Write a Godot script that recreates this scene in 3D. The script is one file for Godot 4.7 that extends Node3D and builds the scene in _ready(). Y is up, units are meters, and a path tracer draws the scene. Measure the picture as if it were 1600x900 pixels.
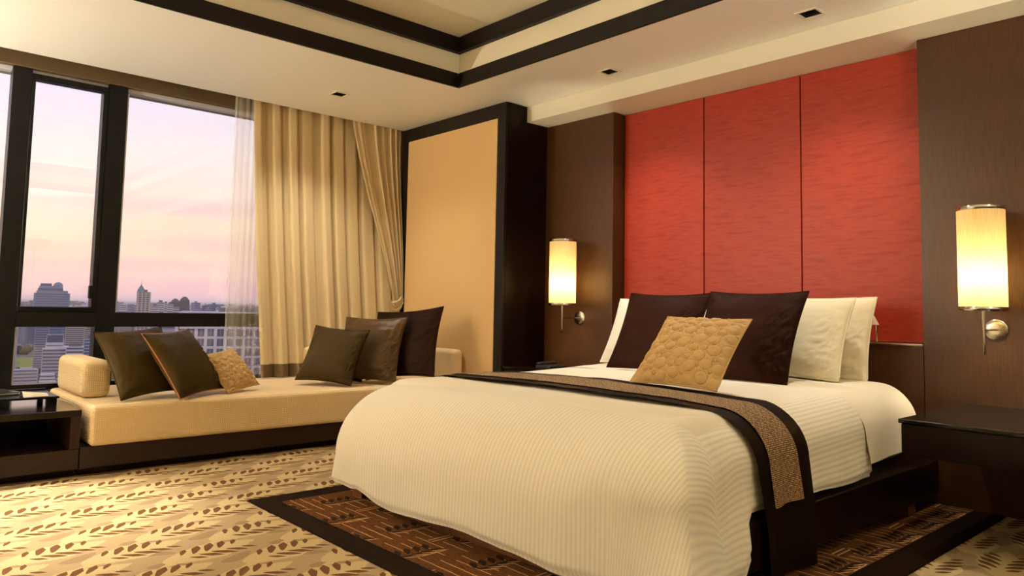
extends Node3D
# Hotel bedroom at dusk: tray ceiling, window wall over a city, daybed, wide bed against a red panelled wall.
# World: camera stands at x = 0, z = 0. Window wall at negative x, headboard wall at negative z.

const H := 2.7            # lower ceiling
const WALL_X := -6.15     # room face of the window frames
const WOOD_Z := -4.45     # face of the wood panelling
const RED_Z := -4.586     # face of the recessed red panels

var M := {}
var taken := {}
var noise := FastNoiseLite.new()
var rng := RandomNumberGenerator.new()

# ------------------------------------------------------------------ helpers
func numbered(called: String) -> String:
	if not taken.has(called):
		taken[called] = 0
		return called
	taken[called] += 1
	return "%s_%03d" % [called, taken[called]]

func tag(o, label := "", category := "", group := "", kind := ""):
	if label: o.set_meta("label", label)
	if category: o.set_meta("category", category)
	if group: o.set_meta("group", group)
	if kind: o.set_meta("kind", kind)
	return o

func thing(called: String, label: String, category: String, at := Vector3.ZERO, turn := 0.0, group := "") -> Node3D:
	var o := Node3D.new()
	o.name = numbered(called)
	add_child(o)
	o.position = at
	o.rotation.y = turn
	tag(o, label, category, group)
	return o

func setting(called: String) -> Node3D:
	var o := Node3D.new()
	o.name = called
	add_child(o)
	o.set_meta("kind", "structure")
	return o

func obj(called: String, mesh: Mesh, mat: Material, parent: Node = null, at := Vector3.ZERO) -> MeshInstance3D:
	var o := MeshInstance3D.new()
	o.mesh = mesh
	o.material_override = mat
	o.position = at
	if parent == null:
		o.name = numbered(called)
		add_child(o)
	else:
		o.name = called
		parent.add_child(o, true)
	return o

func st_new() -> SurfaceTool:
	var st := SurfaceTool.new()
	st.begin(Mesh.PRIMITIVE_TRIANGLES)
	return st

# box with rounded edges, from corner a to corner b
func rbox(a: Vector3, b: Vector3, r := 0.004, seg := 1, st: SurfaceTool = null):
	var own := st == null
	if own: st = st_new()
	var c := (a + b) * 0.5
	var h := (b - a).abs() * 0.5
	r = minf(r, minf(h.x, minf(h.y, h.z)) * 0.98)
	var inner := h - Vector3(r, r, r)
	for f in 6:
		var ax := f / 2
		var sg := 1.0 if f % 2 == 0 else -1.0
		var ua := (ax + 1) % 3
		var va := (ax + 2) % 3
		var us := cuts(h[ua], r, seg)
		var vs := cuts(h[va], r, seg)
		for i in us.size() - 1:
			for j in vs.size() - 1:
				var q := []
				for k in [[i, j], [i, j + 1], [i + 1, j + 1], [i + 1, j]]:
					var p := Vector3.ZERO
					p[ax] = sg * h[ax]
					p[ua] = us[k[0]]
					p[va] = vs[k[1]]
					var inn := p.clamp(-inner, inner)
					var n := (p - inn).normalized()
					var uv := Vector2(p[ua], p[va])
					q.append([c + inn + n * r, n, uv])
				var order := [0, 1, 2, 0, 2, 3] if sg > 0 else [0, 2, 1, 0, 3, 2]
				for k in order:
					st.set_normal(q[k][1])
					st.set_uv(q[k][2])
					st.add_vertex(q[k][0])
	return st.commit() if own else st

func cuts(h: float, r: float, seg: int) -> Array:
	var o := []
	for k in seg + 1: o.append(-h + r * (1.0 - cos(PI / 2 * k / seg)) if seg > 1 else -h + r * k)
	for k in seg + 1: o.append(h - r * (1.0 - cos(PI / 2 * (seg - k) / seg)) if seg > 1 else h - r * (seg - k))
	return o

# smooth sheet from fn(i / nu, j / nv) -> [point, uv]
func sheet(nu: int, nv: int, fn: Callable, st: SurfaceTool = null, close := false):
	var own := st == null
	if own: st = st_new()
	var first := 0
	st.set_smooth_group(0)
	var base: int = st.get_meta("count") if st.has_meta("count") else 0
	for j in nv + 1:
		for i in nu + 1:
			var d: Array = fn.call(float(i) / nu, float(j) / nv)
			st.set_uv(d[1])
			st.add_vertex(d[0])
	for j in nv:
		for i in nu:
			var a := base + j * (nu + 1) + i
			var b := a + nu + 1
			for k in [a, b, b + 1, a, b + 1, a + 1]: st.add_index(k)
	st.set_meta("count", base + (nu + 1) * (nv + 1))
	if own:
		st.generate_normals()
		return st.commit()
	return st

func done(st: SurfaceTool) -> Mesh:
	st.generate_normals()
	return st.commit()

# lathe around y
func lathe(prof: Array, n := 24, st: SurfaceTool = null):
	return sheet(n, prof.size() - 1, func(u, v):
		var k := int(round(v * (prof.size() - 1)))
		var p: Vector2 = prof[k]
		var a: float = -u * TAU
		return [Vector3(cos(a) * p.x, p.y, sin(a) * p.x), Vector2(u, v)], st)

# tube along points
func tube(pts: Array, r: float, n := 8, st: SurfaceTool = null, closed := false):
	var m := pts.size()
	return sheet(n, m - 1, func(u, v):
		var k := int(round(v * (m - 1)))
		var a: Vector3 = pts[(k - 1 + m - 1) % (m - 1)] if closed and k == 0 else pts[maxi(k - 1, 0)]
		var b: Vector3 = pts[1] if closed and k == m - 1 else pts[mini(k + 1, m - 1)]
		var t := (b - a).normalized()
		var s := t.cross(Vector3.UP if absf(t.y) < 0.9 else Vector3.RIGHT).normalized()
		var w := s.cross(t)
		var an: float = u * TAU
		return [pts[k] + (s * cos(an) + w * sin(an)) * r, Vector2(u, v)], st)

# horizontal slab with rectangular holes
func slab(x0: float, x1: float, z0: float, z1: float, y0: float, y1: float, holes: Array) -> Mesh:
	var xs := [x0, x1]
	var zs := [z0, z1]
	for h in holes:
		xs.append_array([h[0], h[1]])
		zs.append_array([h[2], h[3]])
	xs.sort()
	zs.sort()
	var st := st_new()
	var open := func(i, j):
		if i < 0 or j < 0 or i >= xs.size() - 1 or j >= zs.size() - 1: return true
		var x: float = (xs[i] + xs[i + 1]) / 2
		var z: float = (zs[j] + zs[j + 1]) / 2
		for h in holes:
			if x > h[0] and x < h[1] and z > h[2] and z < h[3]: return true
		return false
	for i in xs.size() - 1:
		for j in zs.size() - 1:
			if xs[i + 1] - xs[i] < 1e-5 or zs[j + 1] - zs[j] < 1e-5 or open.call(i, j): continue
			var a := Vector3(xs[i], 0, zs[j])
			var b := Vector3(xs[i + 1], 0, zs[j])
			var c := Vector3(xs[i + 1], 0, zs[j + 1])
			var d := Vector3(xs[i], 0, zs[j + 1])
			quad(st, lift(a, y1), lift(b, y1), lift(c, y1), lift(d, y1))
			quad(st, lift(a, y0), lift(d, y0), lift(c, y0), lift(b, y0))
			if open.call(i, j - 1): quad(st, lift(a, y0), lift(b, y0), lift(b, y1), lift(a, y1))
			if open.call(i, j + 1): quad(st, lift(c, y0), lift(d, y0), lift(d, y1), lift(c, y1))
			if open.call(i - 1, j): quad(st, lift(d, y0), lift(a, y0), lift(a, y1), lift(d, y1))
			if open.call(i + 1, j): quad(st, lift(b, y0), lift(c, y0), lift(c, y1), lift(b, y1))
	return st.commit()

func lift(p: Vector3, y: float) -> Vector3: return Vector3(p.x, y, p.z)

func quad(st: SurfaceTool, a: Vector3, b: Vector3, c: Vector3, d: Vector3):
	var n := (c - a).cross(b - a).normalized()
	var uvs := [Vector2(0, 0), Vector2(1, 0), Vector2(1, 1), Vector2(0, 1)]
	var ps := [a, b, c, d]
	for k in [0, 1, 2, 0, 2, 3]:
		st.set_normal(n)
		st.set_uv(uvs[k])
		st.add_vertex(ps[k])

# ------------------------------------------------------------------ materials
func mat(col: Color, rough := 0.6, metal := 0.0, spec := 0.5) -> StandardMaterial3D:
	var m := StandardMaterial3D.new()
	m.albedo_color = col
	m.roughness = rough
	m.metallic = metal
	m.metallic_specular = spec
	m.cull_mode = BaseMaterial3D.CULL_DISABLED
	return m

func noise_tex(sd: int, freq: float, colors: Array, size := 512, oct := 4, kind := FastNoiseLite.TYPE_SIMPLEX_SMOOTH) -> NoiseTexture2D:
	var f := FastNoiseLite.new()
	f.seed = sd
	f.noise_type = kind
	f.frequency = freq
	f.fractal_octaves = oct
	var t := NoiseTexture2D.new()
	t.width = size
	t.height = size
	t.seamless = true
	t.noise = f
	if colors:
		var g := Gradient.new()
		g.offsets = PackedFloat32Array(range(colors.size()).map(func(k): return float(k) / (colors.size() - 1)))
		g.colors = PackedColorArray(colors)
		t.color_ramp = g
	return t

# veneer: noise stretched along one world axis
func grain(cols: Array, scale: Vector3, rough: float, sd: int, spec := 0.5) -> StandardMaterial3D:
	var m := mat(Color.WHITE, rough, 0.0, spec)
	m.albedo_texture = noise_tex(sd, 0.012, cols, 1024, 5)
	m.uv1_triplanar = true
	m.uv1_world_triplanar = true
	m.uv1_scale = scale
	return m

func cloth(col: Color, rough: float, relief: float, scale: float, sd: int) -> StandardMaterial3D:
	var m := mat(col, rough, 0.0, 0.3)
	m.heightmap_enabled = true
	m.heightmap_texture = noise_tex(sd, 0.25, [], 256, 2)
	m.heightmap_scale = relief
	m.uv1_triplanar = true
	m.uv1_scale = Vector3.ONE * scale
	return m

func tex(img: Image) -> ImageTexture: return ImageTexture.create_from_image(img)

func c8(r: int, g: int, b: int) -> Color: return Color(r / 255.0, g / 255.0, b / 255.0)

# teardrop printed on a wrapping image; ang is the direction of its tip
func stamp(img: Image, cx: float, cy: float, length: float, wide: float, ang: float, col: Color, peak := 0.4, edge := 0.0):
	var w := img.get_width()
	var h := img.get_height()
	var ca := cos(ang)
	var sa := sin(ang)
	var rr := int(length / 2 + wide) + 2
	for dy in range(-rr, rr + 1):
		for dx in range(-rr, rr + 1):
			var a := (dx * ca + dy * sa) / length + 0.5
			if a < 0.0 or a > 1.0: continue
			var b := absf(-dx * sa + dy * ca)
			var prof := sqrt(a / peak) if a < peak else pow(maxf(0.0, (1.0 - a) / (1.0 - peak)), 0.8)
			if b < wide * 0.5 * prof + edge * noise.get_noise_2d(cx + dx * 3.0, cy + dy * 3.0):
				img.set_pixel(posmod(int(cx) + dx, w), posmod(int(cy) + dy, h), col)

func carpet_image() -> Image:
	# 0.72 m (x) by 0.96 m (z), 1000 px per metre
	var img := Image.create(720, 960, false, Image.FORMAT_RGB8)
	var ground := c8(158, 135, 100)
	var ground2 := c8(140, 117, 86)
	var halo := c8(182, 159, 116)
	var leaf := c8(98, 68, 42)
	img.fill(ground)
	# loose darker bands in the ground
	for y in 960:
		for x in 720:
			var k := sin(TAU * (x / 180.0 + 0.28 * sin(TAU * y / 480.0)) + 0.9) + 0.5 * sin(TAU * y / 240.0)
			if k > 0.85: img.set_pixel(x, y, ground2)
	var spots := []
	for i in 2:
		for j in 2:
			spots.append(Vector2(i * 360 + 90, j * 480 + 120))
			spots.append(Vector2(i * 360 + 270, j * 480 + 360))
	for s in spots:
		# pale pod, leaning a little, its tip towards smaller z
		stamp(img, s.x, s.y - 10, 400, 200, -PI / 2 - 0.2, halo, 0.5, 6.0)
		stamp(img, s.x + 66, s.y + 165, 150, 36, -PI / 2 - 0.5, halo, 0.5, 4.0)
	var n := 0
	for s in spots:
		n += 1
		for k in 5:
			var size: float = [0.66, 0.95, 1.0, 0.86, 0.6][k]
			var yy: float = s.y + 100 - 52 * k
			var xx: float = s.x + 8 - 4 * k
			# round leaves on one side, slender ones on the other
			stamp(img, xx - 54, yy - 14, 108 * size, 38 * size, PI + 0.35 + 0.12 * (n % 3), leaf, 0.66)
			stamp(img, xx + 42, yy - 46, 108 * size, 36 * size, -0.9, leaf, 0.55)
	return img

func rug_image() -> Image:
	var img := Image.create(600, 600, false, Image.FORMAT_RGB8)
	img.fill(c8(86, 54, 28))
	for y in 600:
		for x in 600:
			if noise.get_noise_2d(x * 0.9, y * 4.0) > 0.22: img.set_pixel(x, y, c8(70, 42, 22))
	rng.seed = 5
	var pale := c8(178, 138, 90)
	for k in 12:
		var y := k * 50 + 8
		var x := rng.randi_range(0, 200)
		while x < 600:
			var l := rng.randi_range(120, 290)
			for xx in range(x, x + l):
				for t in 5:
					img.set_pixel(posmod(xx, 600), posmod(y + t + int(1.5 * sin(xx * 0.05)), 600), pale)
			x += l + rng.randi_range(30, 120)
	for g in [[60, 40], [84, 40], [350, 330], [374, 330], [210, 180], [500, 470]]:
		for y in range(g[1], g[1] + 118):
			for t in 7: img.set_pixel(posmod(g[0] + t, 600), posmod(y, 600), pale)
	for s in [Vector2(150, 120), Vector2(450, 270), Vector2(150, 420), Vector2(450, 570)]:
		for k in 4:
			stamp(img, s.x - 34, s.y + 75 - 46 * k, 74, 32, PI + 0.4, c8(34, 21, 12), 0.65)
			stamp(img, s.x + 22, s.y + 55 - 46 * k, 84, 24, -1.15, c8(40, 24, 14), 0.5)
			stamp(img, s.x + 40, s.y + 52 - 46 * k, 84, 9, -1.15, pale, 0.5)
	return img

func weave_image() -> Image:
	# short slanted stitches of straw and brown yarn
	var img := Image.create(256, 256, false, Image.FORMAT_RGB8)
	img.fill(c8(66, 46, 28))
	rng.seed = 11
	for c in 16:
		for k in 22:
			var col: Color = [c8(176, 142, 92), c8(150, 112, 66), c8(120, 84, 50), c8(190, 164, 118)][rng.randi() % 4]
			stamp(img, c * 16 + 8, k * 11.6 + rng.randf() * 4, 22, 8, PI / 2 + (0.5 if c % 2 == 0 else -0.5), col, 0.5)
	return img

func stripe_image(soft: bool) -> Image:
	var img := Image.create(64, 16, false, Image.FORMAT_RGB8)
	for x in 64:
		var k := pow(0.5 + 0.5 * sin(TAU * x / 64.0), 0.7)
		var v := 0.93 + 0.07 * k if soft else k
		for y in 16: img.set_pixel(x, y, Color(v, v, v * (0.985 if soft else 1.0)))
	return img

func basket_image() -> Image:
	var img := Image.create(64, 64, false, Image.FORMAT_RGB8)
	for y in 64:
		for x in 64:
			var a := sin(TAU * (x + y) / 32.0) * sin(TAU * (x - y) / 32.0)
			var v := 0.5 + 0.5 * a
			img.set_pixel(x, y, Color(v, v, v))
	return img

func make_materials():
	M.ceiling = mat(c8(240, 237, 226), 0.38, 0, 0.5)
	M.plaster = mat(c8(230, 220, 192), 0.7)
	M.bulkhead = mat(c8(232, 224, 200), 0.5)
	M.trim = grain([c8(16, 10, 7), c8(26, 17, 12)], Vector3(2, 2, 2), 0.45, 3, 0.3)
	M.header = mat(c8(92, 74, 46), 0.6)
	M.frame = mat(c8(11, 10, 10), 0.35, 0, 0.3)
	M.bead = mat(c8(196, 194, 200), 0.3)
	M.wood = grain([c8(54, 31, 14), c8(65, 39, 19), c8(74, 46, 24), c8(58, 34, 16)], Vector3(11, 0.35, 11), 0.33, 7, 0.4)
	M.espresso = grain([c8(12, 6, 4), c8(24, 12, 8), c8(17, 9, 6)], Vector3(7, 0.5, 7), 0.28, 9, 0.22)
	M.lacquer = grain([c8(10, 6, 4), c8(18, 11, 7)], Vector3(1.2, 8, 8), 0.14, 13)
	M.base = grain([c8(26, 14, 8), c8(44, 25, 14), c8(34, 18, 10)], Vector3(0.5, 9, 0.5), 0.4, 15, 0.35)
	M.rail = grain([c8(70, 40, 20), c8(104, 62, 32), c8(88, 50, 26)], Vector3(0.5, 9, 0.5), 0.45, 16, 0.35)
	M.red = grain([c8(132, 32, 18), c8(152, 43, 23), c8(162, 51, 27), c8(141, 36, 20)], Vector3(0.35, 3, 3), 0.42, 17, 0.4)
	M.red_side = mat(c8(120, 20, 12), 0.5)
	M.beige = cloth(c8(208, 172, 120), 0.85, 0.04, 6, 19)
	M.gap = mat(c8(14, 6, 4), 0.8)
	M.steel = mat(c8(190, 182, 165), 0.22, 1.0)
	M.chrome = mat(c8(215, 210, 200), 0.08, 1.0)
	M.glass = mat(Color(1, 1, 1, 0.03), 0.0)
	M.glass.transparency = BaseMaterial3D.TRANSPARENCY_ALPHA
	# carpets
	M.carpet = mat(Color.WHITE, 0.95, 0, 0.1)
	M.carpet.albedo_texture = tex(carpet_image())
	M.carpet.heightmap_enabled = true
	M.carpet.heightmap_texture = noise_tex(21, 0.35, [], 512, 2)
	M.carpet.heightmap_scale = 0.3
	M.rug = mat(Color.WHITE, 0.95, 0, 0.1)
	M.rug.albedo_texture = tex(rug_image())
	M.rug_border = cloth(c8(30, 19, 11), 0.95, 0.3, 3, 23)
	M.rug_border.metallic_specular = 0.1
	# fabrics
	M.duvet = mat(c8(246, 238, 220), 0.75, 0, 0.3)
	M.duvet.albedo_texture = tex(stripe_image(true))
	M.duvet.heightmap_enabled = true
	M.duvet.heightmap_texture = tex(stripe_image(false))
	M.duvet.heightmap_scale = 0.07
	M.duvet.uv1_scale = Vector3(44, 1, 1)
	M.sheet = mat(c8(240, 230, 204), 0.7, 0, 0.3)
	M.white = cloth(c8(246, 240, 226), 0.8, 0.03, 8, 25)
	M.cream = cloth(c8(232, 220, 188), 0.8, 0.03, 8, 27)
	M.satin = mat(c8(40, 18, 9), 0.6, 0, 0.15)
	M.runner = mat(c8(20, 11, 7), 0.5, 0, 0.2)
	M.weave = mat(Color.WHITE, 0.8)
	M.weave.albedo_texture = tex(weave_image())
	M.weave.uv1_scale = Vector3(9, 9, 1)
	M.olive = mat(c8(60, 46, 21), 0.48, 0, 0.16)
	M.bronze = mat(c8(74, 52, 22), 0.4, 0, 0.3)
	M.mocha = mat(c8(32, 17, 9), 0.6, 0, 0.12)
	M.copper = mat(c8(170, 104, 56), 0.45)
	M.gold = cloth(c8(190, 154, 98), 0.5, 0.03, 8, 29)
	M.shade_thread = mat(c8(104, 76, 42), 0.8)  # dark tone stands in for shade in the quilt grooves
	M.basket = mat(c8(232, 204, 156), 0.85, 0, 0.3)
	M.basket.heightmap_enabled = true
	M.basket.heightmap_texture = tex(basket_image())
	M.basket.heightmap_scale = 0.35
	M.basket.uv1_triplanar = true
	M.basket.uv1_scale = Vector3.ONE * 22
	M.curtain = cloth(c8(210, 188, 144), 0.8, 0.03, 8, 31)
	M.curtain.backlight_enabled = true
	M.curtain.backlight = Color(0.16, 0.13, 0.08)
	M.hem = mat(c8(96, 74, 40), 0.6)
	M.sheer = mat(Color(0.96, 0.93, 0.86, 0.34), 0.9)
	M.sheer.transparency = BaseMaterial3D.TRANSPARENCY_ALPHA
	M.shade = mat(c8(246, 236, 210), 0.8)
	M.shade.albedo_texture = noise_tex(33, 0.02, [c8(214, 202, 172), c8(240, 230, 204)], 256, 3)
	M.shade.uv1_scale = Vector3(14, 0.6, 1)
	M.shade.backlight_enabled = true
	M.shade.backlight = c8(206, 194, 164)
	M.linen = mat(c8(250, 246, 238), 0.8)
	M.linen.backlight_enabled = true
	M.linen.backlight = c8(246, 240, 228)
	M.bulb = mat(c8(255, 240, 210), 0.4)
	M.bulb.emission_enabled = true
	M.bulb.emission = c8(255, 214, 140)
	M.bulb.emission_energy_multiplier = 6.0
	M.spot_lamp = mat(c8(60, 54, 48), 0.2)
	M.spot_lamp.emission_enabled = true
	M.spot_lamp.emission = c8(255, 220, 170)
	M.spot_lamp.emission_energy_multiplier = 0.8
	M.reflector = mat(c8(120, 100, 76), 0.15, 0.9)
	M.black = mat(c8(10, 9, 9), 0.6)
	M.paper = mat(c8(236, 228, 206), 0.7)
	M.phone = mat(c8(26, 24, 24), 0.3)

# ------------------------------------------------------------------ lights
func spot(at: Vector3, to: Vector3, energy: float, angle: float, col: Color, size := 0.05, soft := 0.9):
	var l := SpotLight3D.new()
	l.name = "spot_light"
	l.light_energy = energy
	l.spot_angle = angle
	l.spot_angle_attenuation = soft
	l.spot_range = 30
	l.spot_attenuation = 2
	l.light_color = col
	l.light_size = size
	l.shadow_enabled = true
	add_child(l, true)
	l.look_at_from_position(at, to, Vector3.UP if absf((to - at).normalized().y) < 0.99 else Vector3.RIGHT)

func omni(at: Vector3, energy: float, col: Color, size: float, parent: Node = null):
	var l := OmniLight3D.new()
	l.name = "omni_light"
	l.light_energy = energy
	l.light_color = col
	l.light_size = size
	l.omni_range = 30
	l.omni_attenuation = 2
	l.shadow_enabled = true
	if parent: parent.add_child(l, true)
	else: add_child(l, true)
	l.position = at

const WARM := Color(1.0, 0.97, 0.915)
const LAMP := Color(1.0, 0.93, 0.8)
const SKY_ENERGY := 1.2
const DOWN := [[-5.293, -2.9], [-3.379, -3.975], [-1.905, -3.975], [-5.293, -0.3], [-0.43, -3.975], [-5.293, 2.2]]

func sky_image() -> Image:
	var img := Image.create(2048, 1024, false, Image.FORMAT_RGB8)
	var stops := [[-90.0, c8(120, 110, 120)], [-3.0, c8(150, 140, 155)], [0.0, c8(196, 176, 190)], [0.5, c8(232, 194, 200)], [1.6, c8(250, 206, 200)], [3.4, c8(255, 218, 196)], [5.2, c8(255, 224, 200)], [7.5, c8(254, 228, 216)], [10.5, c8(252, 234, 234)], [13.5, c8(238, 226, 242)], [17.0, c8(216, 206, 240)], [26.0, c8(190, 190, 236)], [90.0, c8(150, 160, 220)]]
	var f := FastNoiseLite.new()
	f.seed = 40
	f.frequency = 0.01
	f.fractal_octaves = 4
	for y in 1024:
		var el := 90.0 - (y + 0.5) * 180.0 / 1024.0
		var k := 0
		while k < stops.size() - 2 and el > stops[k + 1][0]: k += 1
		var c: Color = stops[k][1].lerp(stops[k + 1][1], clampf((el - stops[k][0]) / (stops[k + 1][0] - stops[k][0]), 0, 1))
		for x in 2048:
			var o := c
			if el > 0.3 and el < 30.0:
				# flat streaks of pink and peach cloud
				var a := x * TAU / 2048.0
				var v := f.get_noise_3d(cos(a) * 150.0, el * 34.0, sin(a) * 150.0)
				var w := clampf(1.0 - absf(el - 4.5) / 7.0, 0.12, 1.0)
				if v > 0: o = c.lerp(c8(255, 226, 190), minf(v * 1.3 * w, 0.6))
				else: o = c.lerp(c8(226, 170, 190), minf(-v * 0.9 * w, 0.45))
			img.set_pixel(x, y, o)
	return img

func make_world():
	var cam := Camera3D.new()
	cam.name = "camera"
	add_child(cam)
	var yaw := deg_to_rad(47.735)
	var pitch := deg_to_rad(4.437)
	var roll := deg_to_rad(1.087)
	cam.position = Vector3(0, 0.998, 0)
	var fw := Vector3(-sin(yaw) * cos(pitch), sin(pitch), -cos(yaw) * cos(pitch))
	var rt := Vector3(cos(yaw), 0, -sin(yaw))
	var up := rt.cross(fw)
	cam.basis = Basis(rt * cos(roll) + up * sin(roll), up * cos(roll) - rt * sin(roll), -fw)
	cam.near = 0.05
	cam.far = 20000
	cam.projection = Camera3D.PROJECTION_FRUSTUM
	cam.size = 900.0 / 1161.112 * cam.near
	cam.frustum_offset = Vector2(0, -56.513 / 1161.112 * cam.near)
	cam.current = true
	var env := Environment.new()
	env.background_mode = Environment.BG_SKY
	var sm := PanoramaSkyMaterial.new()
	sm.panorama = tex(sky_image())
	var sky := Sky.new()
	sky.sky_material = sm
	env.sky = sky
	env.background_energy_multiplier = SKY_ENERGY
	env.ambient_light_source = Environment.AMBIENT_SOURCE_DISABLED
	env.tonemap_mode = Environment.TONE_MAPPER_LINEAR
	env.tonemap_exposure = 1.0
	env.sdfgi_enabled = true
	env.ssao_enabled = true
	env.ssil_enabled = true
	var we := WorldEnvironment.new()
	we.name = "world_environment"
	we.environment = env
	add_child(we)
	# recessed ceiling spots, the last three out of view
	spot(Vector3(DOWN[0][0], 2.69, DOWN[0][1]), Vector3(-5.1, 0, -2.8), 2.2, 64, WARM, 0.05, 1.0)
	spot(Vector3(DOWN[1][0], 2.69, DOWN[1][1]), Vector3(-3.3, 0.7, -4.0), 2.0, 55, WARM)
	spot(Vector3(DOWN[2][0], 2.69, DOWN[2][1]), Vector3(-2.0, 0.7, -4.0), 2.0, 55, WARM)
	spot(Vector3(DOWN[4][0], 2.69, DOWN[4][1]), Vector3(-0.43, 0.7, -4.3), 1.5, 40, WARM)  # out of view, continues the row and lights the right-hand wood wall
	spot(Vector3(DOWN[3][0], 2.69, DOWN[3][1]), Vector3(-4.1, 0, -0.62), 26.0, 20, WARM)  # out of view, placed to throw the bright pool on the carpet
	spot(Vector3(DOWN[5][0], 2.69, DOWN[5][1]), Vector3(-4.9, 0, 1.6), 6.0, 40, WARM)  # out of view behind, placed to light the far end of the cabinet

# ------------------------------------------------------------------ room shell
func make_room():
	var x0 := -6.45
	var x1 := 2.2
	var z0 := -4.9
	var z1 := 3.6
	# carpeted floor
	var st := st_new()
	for q in [[x0, x1, z0, z1]]:
		var a := [Vector3(q[0], 0, q[2]), Vector3(q[1], 0, q[2]), Vector3(q[1], 0, q[3]), Vector3(q[0], 0, q[3])]
		for k in [0, 1, 2, 0, 2, 3]:
			st.set_normal(Vector3.UP)
			st.set_uv(Vector2((a[k].x + 3.28 + 0.09) / 0.72, (a[k].z + 0.95 + 0.12) / 0.96))
			st.add_vertex(a[k])
	rbox(Vector3(x0, -0.2, z0), Vector3(x1, -0.002, z1), 0.001, 1, st)
	var fl := obj("floor", st.commit(), M.carpet)
	fl.set_meta("kind", "structure")
	# ceiling: lower ring with the tray opening and the spot openings
	var ce := setting("ceiling")
	var tx0 := -4.463
	var tz0 := -3.466
	var tx1 := 0.7
	var tz1 := 2.0
	var holes := [[tx0, tx1, tz0, tz1]]
	for d in DOWN: holes.append([d[0] - 0.05, d[0] + 0.05, d[1] - 0.05, d[1] + 0.05])
	obj("lower_ceiling", slab(-5.963, x1, z0, z1, H, H + 0.07, holes), M.ceiling, ce)
	obj("upper_ceiling", rbox(Vector3(tx0 - 0.3, 3.08, tz0 - 0.3), Vector3(tx1 + 0.3, 3.2, tz1 + 0.3)), M.plaster, ce)
	var sides := [[Vector3(tx0 - 0.1, H + 0.0705, tz0 - 0.1), Vector3(tx0, 3.079, tz1 + 0.1)], [Vector3(tx1, H + 0.0705, tz0 - 0.1), Vector3(tx1 + 0.1, 3.079, tz1 + 0.1)],
		[Vector3(tx0 + 0.0005, H + 0.0705, tz0 - 0.1), Vector3(tx1 - 0.0005, 3.079, tz0)], [Vector3(tx0 + 0.0005, H + 0.0705, tz1), Vector3(tx1 - 0.0005, 3.079, tz1 + 0.1)]]
	for s in sides: obj("tray_side", rbox(s[0], s[1], 0.001), M.plaster, ce)
	# dark trim along the foot of the tray and dark crown under its top
	for lv in [[H - 0.006, 2.805, 0.02], [2.96, 3.078, 0.045]]:
		var d: float = lv[2]
		obj("trim", rbox(Vector3(tx0 - 0.001, lv[0], tz0), Vector3(tx0 + d, lv[1], tz1), 0.003), M.trim, ce)
		obj("trim", rbox(Vector3(tx1 - d, lv[0], tz0), Vector3(tx1 + 0.001, lv[1], tz1), 0.003), M.trim, ce)
		obj("trim", rbox(Vector3(tx0, lv[0], tz0 - 0.001), Vector3(tx1, lv[1], tz0 + d), 0.003), M.trim, ce)
		obj("trim", rbox(Vector3(tx0, lv[0], tz1 - d), Vector3(tx1, lv[1], tz1 + 0.001), 0.003), M.trim, ce)
	# curtain pocket above the windows
	obj("curtain_pocket", rbox(Vector3(x0, 3.0, z0), Vector3(-5.90, 3.1, z1)), M.plaster, ce)
	obj("pocket_side", rbox(Vector3(-5.963, H + 0.0705, z0), Vector3(-5.90, 2.9995, z1)), M.plaster, ce)
	# bulkhead over the headboard
	obj("bulkhead", rbox(Vector3(-4.473, 2.567, -4.9), Vector3(x1, H - 0.0005, -4.208), 0.002), M.bulkhead, ce)
	# walls
	var wl := setting("wall_left")
	obj("parapet", rbox(Vector3(x0, 0, z0), Vector3(-6.1, 0.36, z1)), M.plaster, wl)
	obj("lintel", rbox(Vector3(x0, 2.645, z0), Vector3(-6.13, 2.9995, z1)), M.header, wl)
	obj("sill", rbox(Vector3(-6.3, 0.3605, z0), Vector3(-6.02, 0.378, z1)), M.espresso, wl)
	var wr := obj("wall_right", rbox(Vector3(x1, 0, z0), Vector3(x1 + 0.2, 3.1, z1)), M.plaster)
	wr.set_meta("kind", "structure")
	var wf := obj("wall_front", rbox(Vector3(x0, 0, z1), Vector3(x1 + 0.2, 3.1, z1 + 0.2)), M.plaster)
	wf.set_meta("kind", "structure")
	var wb := setting("wall_back")
	obj("backing", rbox(Vector3(x0, 0, -5.0), Vector3(x1 + 0.2, 3.1, -4.7)), M.plaster, wb)
	# wood panelling either side, red panels recessed between, wood below the ledge
	obj("wood_panel", rbox(Vector3(-4.8, 0, -4.70), Vector3(-3.735, 2.5665, WOOD_Z), 0.003), M.wood, wb)
	obj("wood_panel", rbox(Vector3(-1.515, 0, -4.70), Vector3(0.36, 2.5665, WOOD_Z), 0.003), M.wood, wb)
	obj("wood_panel", rbox(Vector3(0.364, 0, -4.70), Vector3(x1, 2.5665, WOOD_Z), 0.003), M.wood, wb)
	obj("lower_panel", rbox(Vector3(-3.733, 0, -4.70), Vector3(-1.517, 0.838, WOOD_Z - 0.004), 0.003), M.wood, wb)
	obj("ledge", rbox(Vector3(-3.733, 0.8385, -4.70), Vector3(-1.517, 0.849, WOOD_Z + 0.004), 0.002), M.steel, wb)
	obj("panel_backing", rbox(Vector3(-3.733, 0.85, -4.70), Vector3(-1.517, 2.5665, RED_Z - 0.03), 0.002), M.gap, wb)
	var seams := [-3.733, -3.002, -2.273, -1.517]
	for k in 3:
		obj("red_panel", rbox(Vector3(seams[k] + 0.004, 0.8515, RED_Z - 0.029), Vector3(seams[k + 1] - 0.004, 2.565, RED_Z), 0.003), M.red, wb)
	make_windows()

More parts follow.
